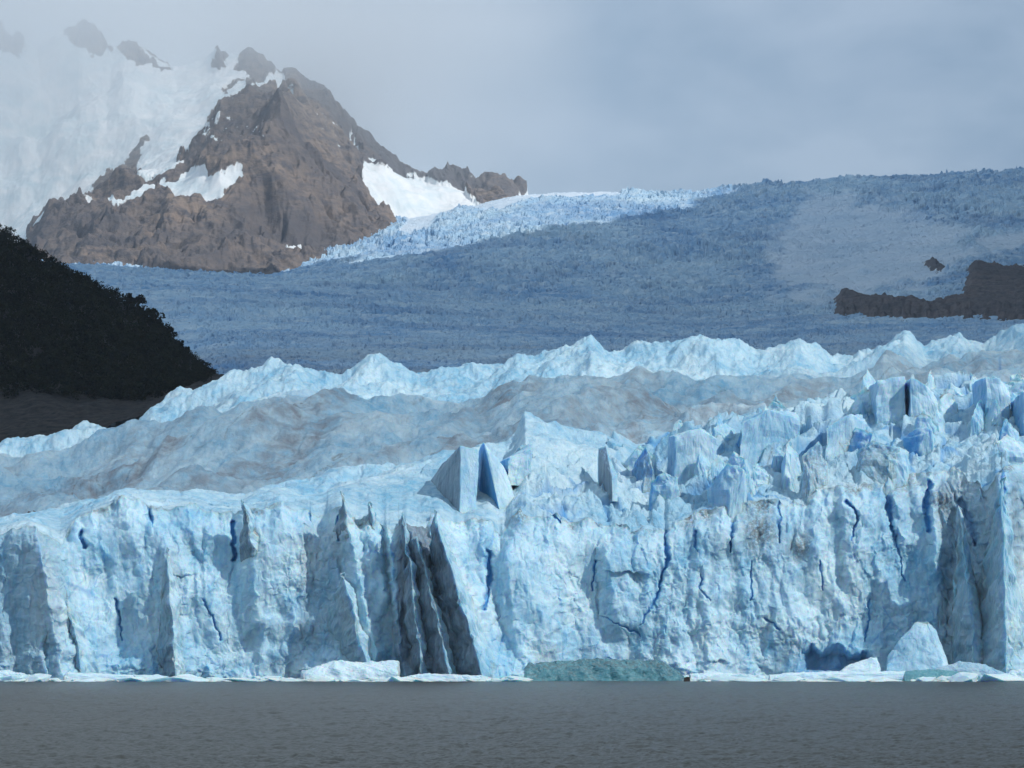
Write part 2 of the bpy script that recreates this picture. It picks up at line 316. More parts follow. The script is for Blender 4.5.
def near_glacier():
    px = np.linspace(-330, 1350, 1960); n = len(px)
    hc = np.interp(px, CREST[0::2], CREST[1::2]) + 2.2*fbm(px/14, px*0+3.3, 3, 31) - 9*chips(px/26, px*0+.37, 34)*sst(440, 560, px) - 8*chips(px/17, px*0+.71, 36)
    Hc = zof(hc, 725.)
    NV = 260; s = np.linspace(-.03, 1, NV)
    P = np.broadcast_to(px, (NV, n)); S = s[:, None]*np.ones((1, n))
    z0 = S*Hc
    PY = pyof(z0, 725.)
    wx = P+5*fbm(P/45, PY/60, 3, 41); wy = PY+6*fbm(P/50, PY/50, 3, 43)
    R = np.zeros(P.shape)
    for (xt, xb, yt, yb, A, wt, wb, tl, st) in PROWS:
        v = np.clip((PY-yt)/(yb-yt), -.2, 1)
        e = xt+(xb-xt)*v+3*perlin(PY/22, P*0+xt, 77); ww = wt+(wb-wt)*np.clip(v, 0, 1)
        a = A*np.minimum(sst(yt-14, yt+22, PY), 1-sst(yb-22, yb+4, PY)*(yb < 680))
        d = P-e
        left = np.where(d > -ww, st/A+(1-st/A)*(1+d/ww), st/A*sst(-6, 0, d+ww)); right = np.clip(1-d/tl, 0, 1)
        R += a*np.where(d < 0, left, right)
    f, g = facets(wx/50, wy/95, 51, 1.7); R += 3.6*chips(wx/46, wy/95, 51)+1.2*f*sst(0, .3, g)
    f, g2 = facets(wx/19+.3*wy/58, wy/38, 55, 1.6); R += 2.1*chips(wx/20+.3*wy/58, wy/44, 55)
    rg = sst(-.2, .5, fbm(P/70, PY/50, 3, 58)); f, g3 = facets(wx/6.5, wy/11, 59, 1.3); R += (.35+.45*rg)*chips(wx/7.5, wy/13, 59)+(.12+.2*rg)*chips(P/3.4+.2*wy/4, PY/5, 63)
    R += .6*fbm(wx/34, wy/120, 3, 61)+(.08+.22*rg)*ridged(wx/8-wy/40, wy/30, 4, 65)
    R += (.05+.12*rg)*fbm(wx/2.6, wy/4., 3, 67)
    blue = np.zeros(P.shape)
    for c in CRACKS:
        d, w_ = segdist(P+1.1*perlin(PY/13, P/40, 91)+.5*perlin(PY/4, P/40, 92), PY, c)
        k = 1-sst(w_*.3, w_*1.2+.5, d); R -= 1.0*k*np.minimum(w_, 2); blue = np.maximum(blue, k)
    # thin steps between the large facets show clear blue ice
    blue = np.maximum(blue, .5*(1-sst(.0, .03, g))*sst(.1, .6, fbm(P/60, PY/60, 2, 97)+.3))
    # the hollow at the waterline
    cave = [(797, 676), (801, 650), (812, 642), (822, 650), (838, 642), (852, 653), (866, 650), (877, 660), (876, 674), (850, 677)]
    d, _ = segdist(P, PY, [(x, y, 1) for x, y in cave+cave[:1]]); ins = inpoly(P+2*perlin(PY/5, P/5, 3), PY, cave)
    k = np.where(ins, sst(0, 9, d), 0); R -= 8*k; blue = np.maximum(blue, .45*np.where(ins, sst(-1, 4, d), 0))
    # brash piled at the foot
    foot = sst(640, 676, PY); R += foot*2.0*(1+fbm(P/18, PY/12, 4, 71))*sst(-.2, .5, fbm(P/60, P*0, 2, 73))
    # the cut lip curls back
    R -= 4*sst(.80, 1.0, S)**2
    grey = np.zeros(P.shape)  # dirty grey ice on the column, painted shade on the other dark walls
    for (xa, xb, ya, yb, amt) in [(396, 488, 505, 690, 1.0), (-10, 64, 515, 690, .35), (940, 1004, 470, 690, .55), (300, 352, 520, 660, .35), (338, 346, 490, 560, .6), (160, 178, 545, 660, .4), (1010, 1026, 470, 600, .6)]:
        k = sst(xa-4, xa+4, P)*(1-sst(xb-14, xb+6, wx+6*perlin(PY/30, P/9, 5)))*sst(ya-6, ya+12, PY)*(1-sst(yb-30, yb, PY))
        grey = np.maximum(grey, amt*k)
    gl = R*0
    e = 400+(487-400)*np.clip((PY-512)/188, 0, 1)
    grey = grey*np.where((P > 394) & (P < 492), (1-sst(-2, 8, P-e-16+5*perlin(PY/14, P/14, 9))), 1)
    # grooves down the grey column
    kk = (grey > .2)*grey; R += kk*1.0*ridged((P-.45*(PY-512)*np.clip((P-400)/90, 0, 1))/7, PY/70, 3, 81)
    film = np.zeros(P.shape)
    for (x, y, r) in [(760, 530, 16), (760, 500, 14), (705, 510, 7), (688, 515, 8), (800, 545, 10), (640, 505, 20), (900, 470, 18), (940, 500, 10), (520, 510, 10)]:
        film = np.maximum(film, .8*np.exp(-((P-x)/r)**2-((PY-y)/(r*1.3))**2))
    film = np.maximum(film, .7*np.exp(-((PY-hc-3)/4)**2)*sst(.15, .7, fbm(P/40, PY/30, 3, 99)))
    Y = 725+.16*z0+4*fbm(P/240, P*0, 2, 33)-R
    X = (P-512)/F*Y
    X = X+(.5*fbm(P/9, PY/9, 3, 35))
    Z = z0+.5*fbm(P/8, PY/8, 3, 37)*sst(0, .1, S)
    dirt = .10*sst(0, .8, fbm(P/70, PY/40, 4, 101))
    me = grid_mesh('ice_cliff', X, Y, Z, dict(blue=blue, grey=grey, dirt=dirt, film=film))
    # --- the top, continuing from the lip
    NT_ = 1000; u = np.linspace(0, 1, NT_); u = .35*u+.65*u**1.9
    y0 = Y[-1]; P2 = np.broadcast_to(px, (NT_, n)); Y2 = y0+(1420-y0)*u[:, None]
    ys = np.convolve(np.pad(y0, 40, mode='edge'), np.ones(81)/81, 'valid'); dl = np.clip(y0-ys, -14, 14); ys = y0-dl
    Y2 = ys+(1420-ys)*u[:, None]; Y2 = Y2+dl*np.exp(-(Y2-ys)/16)
    X0 = X[-1]; fan = (P2-512)/F*Y2; k0 = np.exp(-(Y2-y0)/40)
    X2 = fan+(X0-(px-512)/F*y0)*k0
    wp = P2+2.5*fbm(X2/26, Y2/26, 3, 111)*sst(730, 800, Y2); wY = Y2+6*fbm(X2/40, Y2/40, 3, 113)*sst(735, 800, Y2)
    B = near.z(np.clip(wp, -400, 1424), wY)
    ser = sst(-60, 30, fbm(P2*0+X2/30, Y2/30, 2, 115)*20+(wp-500))*(1-sst(800, 830, Y2))    # broken ice on the right
    serr = np.clip(sst(490, 560, wp)*(1-sst(815, 850, wY))+.18*(1-sst(800, 830, Y2)), 0, 1)
    smooth_patch = sst(0, .4, 1-np.abs((wp-560)/60))*sst(760, 775, Y2)
    serr *= 1-.85*np.clip(smooth_patch, 0, 1)
    qx = X2+2.2*fbm(X2/9, Y2/9, 2, 117, .35); qy = Y2+2.5*fbm(X2/9, Y2/9, 2, 119, .35)
    f, g = facets(qx/12.5, qy/10., 121, 2.0); gap = 1-sst(.0, .13, g); f = f*(1-gap)
    f2, g2 = facets(qx/5, qy/4, 125, 1.6); gap2 = 1-sst(.0, .2, g2); f2 = f2*(1-gap2)
    D = serr*sst(-8, 12, Y2-y0)*(3.0*f-.9*gap+1.2*f2-.4*gap2+1.6*chips(qx/6, qy/5, 129)+.6*chips(X2/2.6, Y2/2.2, 128))
    # smooth, diagonal, dirt-striped ridges
    rx = (X2*.80-Y2*.6); ry = (X2*.6+Y2*.80)
    mor = 1-serr
    D += mor*sst(745, 790, Y2)*(4.4*ridged(rx/48+.4*fbm(X2/60, Y2/60, 2, 131), ry/130, 3, 133, .4)+.8*fbm(rx/14, ry/26, 4, 137)+.16*ridged(rx/6, ry/9, 4, 139, .6)-2.5)
    f, g = facets(qx/26., qy/34., 141, 2.2); f = f*sst(0, .12, g); D += mor*sst(790, 850, Y2)*(.8*f+3.8*chips(rx/34+.2*fbm(X2/60, Y2/60, 2, 187), ry/80, 189))
    f, g = facets(qx/8., qy/11., 143, 1.6); f = f*sst(0, .2, g); D += mor*sst(760, 800, Y2)*(.35*f+1.9*chips(rx/11+.2*fbm(X2/30, Y2/30, 2, 181), ry/26, 183)+1.2*chips(qx/4.5, qy/6, 185)+.35*chips(X2/2.4, Y2/3, 191)); D += sst(1120, 1200, Y2)*(1.3*ridged(X2/17, Y2/40, 4, 177, .6)-.9)
    mid = sst(830, 880, Y2)*(1-sst(1110, 1170, Y2)); D += mid*mor*(3.2*chips((rx+14*fbm(X2/60, Y2/60, 2, 193))/24, ry/58, 195)+2.2*ridged((rx+10*fbm(X2/40, Y2/40, 2, 197))/30, ry/100, 2, 199)-1.5)
    D += .05*fbm(X2/2.2, Y2/2.2, 3, 145)
    lip = sst(0, 3.5, Y2-y0)
    fx_, gx_ = facets(X2/3.2+.4*qy/3, Y2/2.2, 171, 1.5); D += (1-sst(14, 30, Y2-y0))*(.8*fx_*sst(0, .12, gx_)+.6*fbm(X2/5, Y2/4, 4, 173))*serr
    df = Z[-1]-B[0]; dsm = np.convolve(np.pad(df, 12, mode='edge'), np.ones(25)/25, 'valid')
    Zt = B+D*lip+dsm*np.exp(-(Y2-y0)/20)+(df-dsm)*np.exp(-(Y2-y0)/1.6)
    blue2 = np.clip(serr*(.75*gap*sst(-.1, .5, f*0+fbm(X2/30, Y2/30, 2, 147)+.2)+.4*gap2*sst(0, .5, fbm(X2/24, Y2/24, 2, 149))), 0, 1)
    # shallow meltwater-blue hollows on the skyline ridge
    pyy = pyof(Zt, Y2)
    for (x, y, rx_, ry_) in [(300, 392, 30, 5), (340, 384, 18, 4)]:
        blue2 = np.maximum(blue2, .28*np.exp(-((P2-x)/rx_)**2-((Y2-1120)/30)**2))
    for (x, ya, yb) in [(342, 1100, 1160), (1000, 1000, 1080)]:
        blue2 = np.maximum(blue2, .9*np.exp(-((P2-x)/1.5)**2)*sst(ya, ya+10, Y2)*(1-sst(yb-10, yb, Y2)))
    zone = sst(812, 850, wY+(wp-300)*.03)*(1-sst(1050, 1150, wY-22*fbm(P2/60, Y2/60, 3, 151)))
    zone = zone*(1-.25*sst(560, 800, wp))+.30*sst(1130, 1160, Y2)*(1-sst(150, 420, wp))
    st = sst(-.1, .7, ridged(rx/17+.6*fbm(X2/40, Y2/40, 3, 153), ry/120, 3, 155, .5)-.3)
    dirt2 = np.clip(zone*(.35+.65*sst(-.35, .35, fbm(rx/30, ry/90, 4, 175)))*(.75+.25*st)+.12*sst(.1, .8, fbm(X2/20, Y2/20, 4, 157)), 0, 1)
    line = 1-sst(.0, .03, np.abs(perlin(rx/22+.5*fbm(X2/30, Y2/30, 3, 159), ry/90, 161)))
    film2 = np.clip(line*(.5*zone+.2*mor)*sst(-.1, .4, fbm(X2/40, Y2/40, 3, 163)), 0, 1)
    film2 = np.maximum(film2, .6*(1-lip)*sst(.15, .6, fbm(P2/40, Y2/30, 3, 99)))
    l2 = 1-sst(0, .03, np.abs(perlin(qx/11, qy/11, 165)))
    film2 = np.maximum(film2, serr*.75*l2*sst(.0, .5, fbm(X2/30, Y2/30, 2, 167)))
    me2 = grid_mesh('ice_ridge', X2, Y2, Zt, dict(blue=blue2, grey=0*blue2, dirt=dirt2, film=film2))
    return me, me2
mc, mr = near_glacier()
g = empty('glacier', (0, 735, 0)); props(g, 'blue and white glacier ending in a tall fractured ice cliff at the lake edge', 'glacier')
link('ice_cliff', mc, M_ICE, g); link('ice_ridge', mr, M_RIDGE, g)

def at(px, py, Y): return Vector(((px-512)/F*Y, Y, zof(py, Y)))
def roughen(bm, cuts, amp, size, seed, rg=.12):
    bmesh.ops.triangulate(bm, faces=bm.faces[:])
    for _ in range(cuts):
        bmesh.ops.subdivide_edges(bm, edges=bm.edges[:], cuts=1, use_grid_fill=True)
        bmesh.ops.triangulate(bm, faces=bm.faces[:])
    bm.normal_update()
    co = np.array([v.co[:] for v in bm.verts]); no = np.array([v.normal[:] for v in bm.verts])
    x = co[:, 0]/size; y = co[:, 1]/size; z = co[:, 2]/size
    f, _ = facets(x+.4*y, z*.7+.5*y, seed, 1.3)
    d = amp*(.3*f+1.0*chips((x+.6*y)*.9, (z*.7+.4*y)*.9, seed+3)+.35*chips((x-.5*y)*2.3, (z+.5*y)*1.8, seed+6)+.3*fbm(x+.7*y, z+.3*y, 4, seed+9)+rg*ridged(2*x-y, z+y, 3, seed+5))
    co = co+no*d[:, None]
    ax_ = amp*.55*fbm(co[:, 2]/(size*2.6), (co[:, 0]+co[:, 1])/(size*5), 3, seed+20); co[:, 0] += ax_; co[:, 1] += amp*.8*fbm(co[:, 2]/(size*2.2)+9, (co[:, 0]-co[:, 1])/(size*4), 3, seed+24)
    for v, c in zip(bm.verts, co): v.co = c
def to_mesh(bm, name, attrs=None, smooth=False):
    me = bpy.data.meshes.new(name); bm.to_mesh(me); bm.free()
    for k in ('blue', 'grey', 'dirt', 'film'):
        f = (attrs or {}).get(k, 0); a = me.attributes.new(k, 'FLOAT', 'POINT')
        if callable(f):
            no = np.zeros(len(me.vertices)*3, np.float32); co = no.copy()
            me.vertices.foreach_get('normal', no); me.vertices.foreach_get('co', co)
            a.data.foreach_set('value', np.asarray(f(no.reshape(-1, 3), co.reshape(-1, 3)), np.float32))
        else: a.data.foreach_set('value', np.full(len(me.vertices), f, np.float32))
    me.polygons.foreach_set('use_smooth', np.full(len(me.polygons), smooth)); me.update(); return me
def hull(pts):
    bm = bmesh.new(); vs = [bm.verts.new(p) for p in pts]
    r = bmesh.ops.convex_hull(bm, input=vs)
    bmesh.ops.delete(bm, geom=[v for v in bm.verts if not v.link_faces], context='VERTS'); return bm
def serac(tops, depth, attrs, seed, spread=.12, cuts=4, amp=.5, size=2.5):
    pts = [at(*p) for p in tops]; c = sum(pts, Vector())/len(pts); base = []
    for p in pts:
        q = c+(p-c)*(1+spread); q.z = min(a.z for a in pts)-depth; base.append(q)
    bm = hull(pts+base); roughen(bm, cuts, amp, size, seed)
    link('serac', to_mesh(bm, 'serac', attrs), M_ICE, g)
def wall_shade_tint(k, key=-.55): return lambda no, co: k*sst(.45, .8, -no[:, 0])
def slab(pts, attrs, seed, amp=.35, size=5.0):
    bm = hull([at(*p) for p in pts]); roughen(bm, 5, amp, size, seed, .1); link('serac', to_mesh(bm, 'serac', attrs), M_ICE, g)
slab([(461, 446, 744), (460, 516, 742), (478, 449, 745), (477, 516, 743), (473, 452, 756), (472, 516, 758), (440, 466, 762), (424, 490, 768), (418, 516, 768)], dict(grey=wall_shade_tint(.9)), 1)
slab([(484, 442, 748), (489, 455, 747.5), (500, 513, 746), (503, 466, 749), (520, 513, 748), (478, 450, 764), (477, 513, 766), (514, 486, 764), (520, 513, 766)], dict(blue=lambda no, co: sst(.25, .5, -no[:, 0])), 2, .25)  # blue left wall, its shade put into the colour
serac([(509, 458, 752), (530, 450, 753), (532, 442, 770), (499, 462, 768)], 7, dict(blue=wall_shade_tint(1.0)), 3, .05)
serac([(612, 478, 748), (617, 474, 749), (606, 446, 762), (598, 448, 765)], 6, dict(grey=wall_shade_tint(1.0)), 4, .02, 4, .2, 4)
serac([(877, 380, 772), (905, 376, 772), (906, 382, 790), (868, 388, 790)], 16, dict(blue=wall_shade_tint(.35)), 5, .06)
serac([(911, 377, 768), (925, 385, 768), (938, 404, 770), (934, 392, 786), (904, 384, 786)], 18, dict(blue=wall_shade_tint(.6)), 6, .05)
serac([(986, 376, 762), (1000, 379, 762), (1010, 398, 764), (1008, 386, 778), (972, 384, 778)], 18, dict(blue=wall_shade_tint(.7)), 7, .05)
serac([(1024, 392, 752), (1044, 388, 752), (1048, 384, 768), (1010, 402, 768)], 20, dict(blue=wall_shade_tint(.7)), 8, .05)
serac([(826, 428, 752), (850, 414, 754), (866, 424, 756), (862, 414, 768), (832, 420, 768)], 24, dict(blue=wall_shade_tint(.5)), 9, .12)
serac([(742, 424, 762), (770, 410, 763), (800, 420, 765), (796, 412, 780), (744, 416, 780)], 24, dict(blue=wall_shade_tint(.4)), 10, .2)
serac([(676, 436, 758), (700, 428, 758), (716, 440, 760), (706, 430, 772), (668, 436, 772)], 24, dict(blue=wall_shade_tint(.7)), 11, .15)
def fin(apex, front, left, right, Y, back, attrs, seed, amp=1.15):
    # a thin blade of ice standing against the cliff: sharp leading edge, a wall to each side
    (ax, ay), (fx, fy) = apex, front
    pts = [at(ax, ay, Y+4), at(ax+1.5, ay+3, Y+6.5), at(ax-1.5, ay+7, Y+6)]
    for (x, y_, d) in ((fx, fy, 0 if fy > 672 else 9), (left, fy, back), (right, fy, back)):
        p = at(x, y_, Y+d); p.z = max(p.z, -1.5) if fy < 672 else -1.5; pts.append(p)
    mx = ax+(fx-ax)*.5; my = ay+(min(fy, 676)-ay)*.5
    pts += [at(mx, my, Y+(.5 if fy > 672 else 4)), at(ax+(left-ax)*.62, my, Y+back*.75), at(ax+(right-ax)*.45, my, Y+back*.8)]
    bm = hull(pts); roughen(bm, 5, amp, 3.0, seed); link('serac', to_mesh(bm, 'serac', attrs), M_ICE, g)
grey_shade = lambda k: (lambda no, co: k*sst(-.3, .25, -no[:, 0]))  # dirty grey ice plus painted shade, on faces turned from the sun only
fin((402, 512), (424, 679), 397, 452, 706, 19, dict(grey=grey_shade(1.2)), 901)
fin((418, 540), (452, 679), 414, 470, 703, 17, dict(grey=grey_shade(1.2)), 902)
fin((433, 509), (486, 679), 428, 506, 700, 24, dict(grey=grey_shade(1.2)), 903)
fin((341, 491), (362, 600), 330, 384, 716, 14, dict(grey=grey_shade(.8)), 904)
fin((369, 500), (382, 592), 362, 398, 717, 12, dict(grey=grey_shade(.8)), 905)
fin((341, 570), (372, 679), 318, 398, 710, 17, dict(grey=grey_shade(.5)), 906)
fin((243, 500), (262, 590), 238, 290, 720, 11, dict(grey=grey_shade(.8)), 907)
fin((167, 546), (176, 679), 156, 194, 715, 12, dict(grey=grey_shade(.7)), 908)
fin((62, 584), (86, 679), 50, 112, 711, 15, dict(grey=grey_shade(.6)), 909)
fin((1001, 474), (1008, 679), 968, 1036, 703, 20, dict(grey=grey_shade(.35)), 911)
fin((960, 505), (976, 679), 948, 1000, 711, 12, dict(grey=grey_shade(.5)), 912)
rs = random.Random(12)
for k in range(64):
    px = rs.uniform(520, 1060) if k < 64 else rs.uniform(90, 470)
    Y = rs.uniform(738, 822) if k < 64 else rs.uniform(738, 765)
    z = float(near.z(np.array([px]), np.array([Y]))[0]); h = rs.uniform(1.2, 5.0); L = rs.uniform(2.0, 6.0); W_ = rs.uniform(1.0, 3.0)
    if 525 < px < 625 and Y > 745: continue
    a0 = rs.choice((rs.uniform(.1, 1.2), rs.uniform(1.9, 3.0))); cx = (px-512)/F*Y; tops = []
    for (u, v_, hh) in [(-1, 0, rs.uniform(-.5, .4)), (rs.uniform(-.4, .5), .1, 1), (1, 0, rs.uniform(-.9, .2)), (-.7, -1, -1.2), (.6, -1, -1.4), (.7, 1, -1), (-.6, 1, -1.1)]:
        X = cx+u*L*math.cos(a0)-v_*W_*math.sin(a0); YY = Y+u*L*math.sin(a0)+v_*W_*math.cos(a0); zz = z+h*(.5+.9*hh)
        tops.append((512+X*F/YY, pyof(zz, YY), YY))
    serac(tops, h+8, dict(blue=wall_shade_tint(rs.choice((0, .2, .5, .9))), film=rs.choice((0, 0, 0, .4))), 20+k, rs.uniform(.1, .5), 3, .6, 1.6)

# ------------------------------------------------------------------ far glacier and icefall
far = Rows([
 (1400, [-300, 520, 0, 500, 200, 470, 260, 420, 600, 400, 1024, 395, 1300, 390], 0),
 (2400, [-300, 400, 0, 390, 180, 372, 230, 364, 420, 366, 600, 368, 800, 370, 1024, 366, 1300, 360], 0),
 (3600, [-300, 330, 0, 322, 200, 318, 500, 328, 700, 336, 850, 328, 1024, 324, 1300, 318], 0),
 (5200, [-300, 285, 80, 275, 270, 286, 500, 300, 700, 306, 850, 296, 930, 276, 975, 262, 1024, 266, 1300, 260], 0),
 (6600, [-300, 270, 100, 268, 270, 278, 330, 262, 400, 250, 500, 242, 640, 245, 780, 240, 900, 236, 1024, 230, 1300, 225], -12),
 (8000, [-300, 262, 200, 262, 262, 277, 300, 256, 350, 238, 400, 222, 440, 214, 520, 196, 560, 193, 620, 193, 680, 196, 700, 195, 740, 188, 800, 184, 850, 178, 920, 177, 970, 173, 1024, 171, 1300, 168], 0),
 (9500, [-300, 270, 262, 285, 400, 245, 520, 215, 700, 210, 1024, 200, 1300, 195], 0)])
SNOWP = [(765, 238), (800, 208), (838, 188), (856, 200), (905, 206), (930, 222), (985, 240), (960, 262), (920, 290), (860, 292), (800, 300), (770, 296), (775, 265)]
def icefall():
    px = np.linspace(-250, 1270, 1500)
    Yr = np.concatenate([np.linspace(1400, 2600, 170), np.linspace(2610, 5200, 260), np.linspace(5210, 8100, 470), np.linspace(8120, 9500, 40)])
    P, Y = np.meshgrid(px, Yr); X = (P-512)/F*Y
    B = far.z(P+8*fbm(X/500, Y/500, 3, 201), Y)
    PY = pyof(B, Y)
    ed = 16*fbm(P/40, PY/14, 4, 203)
    d, _ = segdist(P, PY, [(x, y, 1) for x, y in SNOWP+SNOWP[:1]])
    sd_ = np.where(inpoly(P, PY, SNOWP), d, -d)+ed; snow = sst(-9, 12, sd_)*.85
    d2, w2 = segdist(P, PY, [(1024, 238, 8), (990, 246, 4)]); snow = np.maximum(snow, 1-sst(6, 12, d2+ed*.5))
    d2, w2 = segdist(P, PY, [(405, 232, 6), (440, 206, 12), (530, 196, 5), (620, 194, 2)])
    snow = np.maximum(snow, 1-sst(.6, 1.2, (d2+ed*.3)/np.maximum(w2, 1)))
    far_k = sst(1400, 5500, Y)
    sc_ = 16+26*far_k
    qx = X+.6*sc_*fbm(X/sc_/2, Y/sc_/2, 3, 205); qy = Y+.6*sc_*fbm(X/sc_/2, Y/sc_/2, 3, 207)
    blocks = []
    for S_, w0, w1 in ((14., 1, 0), (24., 0, 1)):
        f, g_ = facets(qx/S_, qy/(S_*.8), 209, 1.5); f2, g2 = facets(qx/S_*2.4, qy/S_*2.2, 213, 1.3)
        blocks.append((S_*(.30*f-.16*(1-sst(.02, .2, g_))+.11*f2), (1-sst(.02, .16, g_))*(f < .25)))
    D = blocks[0][0]*(1-far_k)+blocks[1][0]*far_k; bl = blocks[0][1]*(1-far_k)+blocks[1][1]*far_k
    amp = (.55+.45*sst(-.3, .4, fbm(X/400, Y/600, 3, 217)))*(.6+.6*sst(5000, 6500, Y))
    band = ridged(X/900+.3*fbm(X/300, Y/300, 2, 223), Y/170, 3, 219)         # pressure waves across the flow
    Z = B+(1-.78*snow)*(1.45*D*amp+2.2*band*(.5+far_k))+snow*2.5*fbm(X/120, Y/90, 4, 221)
    blue = np.clip(bl*sst(-.4, .3, fbm(X/260, Y/260, 3, 225))+.35*sst(.0, .6, fbm(X/500, Y/300, 3, 227)), 0, 1)*(1-snow)
    dirt = .5*(1-sst(2300, 3300, Y))*sst(-.6, .5, fbm(X/200, Y/300, 3, 229))
    me = grid_mesh('icefall', X, Y, Z, dict(blue=blue, snow=snow, dirt=dirt), smooth=False)
    o = link('icefall', me, M_FAR); props(o, 'broad crevassed blue icefall spreading below the cloudy sky behind the front ice ridge', 'icefall')
    # bare rock showing through the ice at its right edge
    def outcrop(name, poly, label, lift, n=360):
        xs = [p[0] for p in poly]; ys = [p[1] for p in poly]
        px = np.linspace(min(xs)-12, max(xs)+12, n); Yr = np.linspace(3300, 6300, n)
        P, Y = np.meshgrid(px, Yr); X = (P-512)/F*Y; B = far.z(P+8*fbm(X/500, Y/500, 3, 201), Y); PY = pyof(B, Y)
        d, _ = segdist(P, PY, [(x, y, 1) for x, y in poly+poly[:1]]); s_ = np.where(inpoly(P, PY, poly), d, -d)+2.5*fbm(P/9, PY/5, 4, 233)
        Z = B+np.clip(s_*1.6, -40, lift)+(5*fbm(X/60+Y/90, Y/70, 5, 235, .65)+3)*sst(-2, 5, s_)
        sn = .9*sst(-.1, .4, fbm(X/45, Y/45, 4, 237))*(1-sst(0, 4, s_))*sst(4100, 4700, Y)
        me = grid_mesh(name, X, Y, Z, dict(snow=sn, specks=0*sn), mask=s_ > -6)
        props(link(name, me, M_CROP), label, 'rock outcrop')
    outcrop('rock_outcrop', [(834, 300), (842, 293), (858, 295), (868, 300), (885, 298), (900, 303), (930, 306), (962, 300), (968, 268), (976, 262), (1010, 270), (1060, 262), (1150, 262), (1150, 325), (834, 318)],
            'long dark brown rock outcrop at the lower right foot of the icefall', 12)
    outcrop('rock_outcrop', [(921, 262), (934, 260), (944, 266), (942, 274), (930, 272)], 'small dark rock poking through the white snowfield of the icefall', 14, 120)
icefall()

# ------------------------------------------------------------------ mountain with its snow slope
mt = Rows([
 (6300, [-400, 300, 0, 300, 300, 300, 700, 300], 0),
 (6900, [-400, 290, 0, 282, 30, 262, 60, 254, 120, 246, 200, 240, 250, 246, 300, 256, 340, 256, 400, 275, 540, 275, 700, 275], 0),
 (7600, [-400, 285, 0, 262, 25, 239, 48, 211, 70, 203, 90, 199, 110, 188, 127, 171, 155, 168, 180, 151, 205, 128, 218, 108, 245, 97, 272, 89, 284, 99, 296, 118, 310, 142, 330, 166, 350, 186, 372, 210, 400, 236, 440, 250, 540, 270, 700, 270], 30),
 (8250, [-400, 240, 0, 236, 60, 205, 130, 168, 180, 138, 230, 105, 262, 92, 290, 92, 315, 105, 340, 130, 365, 155, 400, 178, 440, 194, 480, 196, 505, 200, 528, 225, 700, 260], 25),
 (8900, [-400, 60, -60, 34, 0, 26, 20, 30, 40, 50, 60, 34, 80, 27, 92, 38, 108, 50, 122, 42, 136, 46, 150, 60, 175, 68, 200, 62, 214, 52, 228, 51, 250, 54, 266, 62, 280, 74, 296, 76, 312, 89, 328, 98, 345, 119, 356, 139, 380, 152, 402, 166, 425, 179, 445, 172, 462, 176, 472, 182, 486, 174, 505, 180, 526, 194, 560, 230, 700, 260], 40),
 (10200, [-400, 140, 0, 140, 300, 180, 500, 240, 700, 240], 0)])
SN = [  # white patches traced on the slopes
 [(124, 196), (140, 187), (165, 182), (178, 180), (184, 172), (196, 174), (214, 176), (230, 170), (243, 169), (244, 178), (228, 186), (222, 198), (200, 201), (180, 199), (160, 193), (135, 200)],
 [(83, 203), (100, 202), (125, 199), (118, 204), (90, 206)], [(150, 172), (162, 166), (184, 163), (172, 170), (155, 176)], [(363, 166), (372, 163), (390, 170), (420, 182), (440, 186), (462, 190), (470, 202), (480, 210), (530, 194), (545, 205), (420, 236), (408, 228), (388, 212), (370, 200), (361, 180)],
 [(350, 138), (356, 142), (358, 152), (353, 146)], [(285, 240), (300, 243), (302, 248), (288, 246)], [(310, 112), (316, 118), (313, 120)], [(286, 96), (296, 101), (292, 104)]]
LEFT = [(-500, -60), (-500, 300), (20, 300), (27, 238), (48, 209), (90, 192), (112, 178), (124, 168), (131, 154), (143, 138), (148, 138), (139, 158), (136, 176), (160, 174), (190, 150), (212, 122), (226, 106), (252, 96), (272, 89), (280, 96), (286, 84), (276, 70), (250, 88), (245, 80), (256, 72), (240, 66), (240, 54), (230, 46), (215, 40), (150, 40), (0, 10)]
DARK = [[(-20, 20), (20, 22), (26, 45), (18, 56), (-20, 50)], [(62, 30), (84, 24), (100, 44), (112, 52), (92, 57), (74, 46)], [(112, 46), (124, 40), (140, 44), (150, 62), (172, 70), (150, 68), (135, 64), (124, 54)], [(216, 52), (230, 50), (226, 62), (220, 76), (214, 72)], [(238, 56), (262, 58), (276, 74), (262, 78), (246, 72), (236, 66)], [(222, 88), (236, 80), (246, 78), (236, 86), (226, 92)], [(180, 20), (181, 21), (180, 22)]]
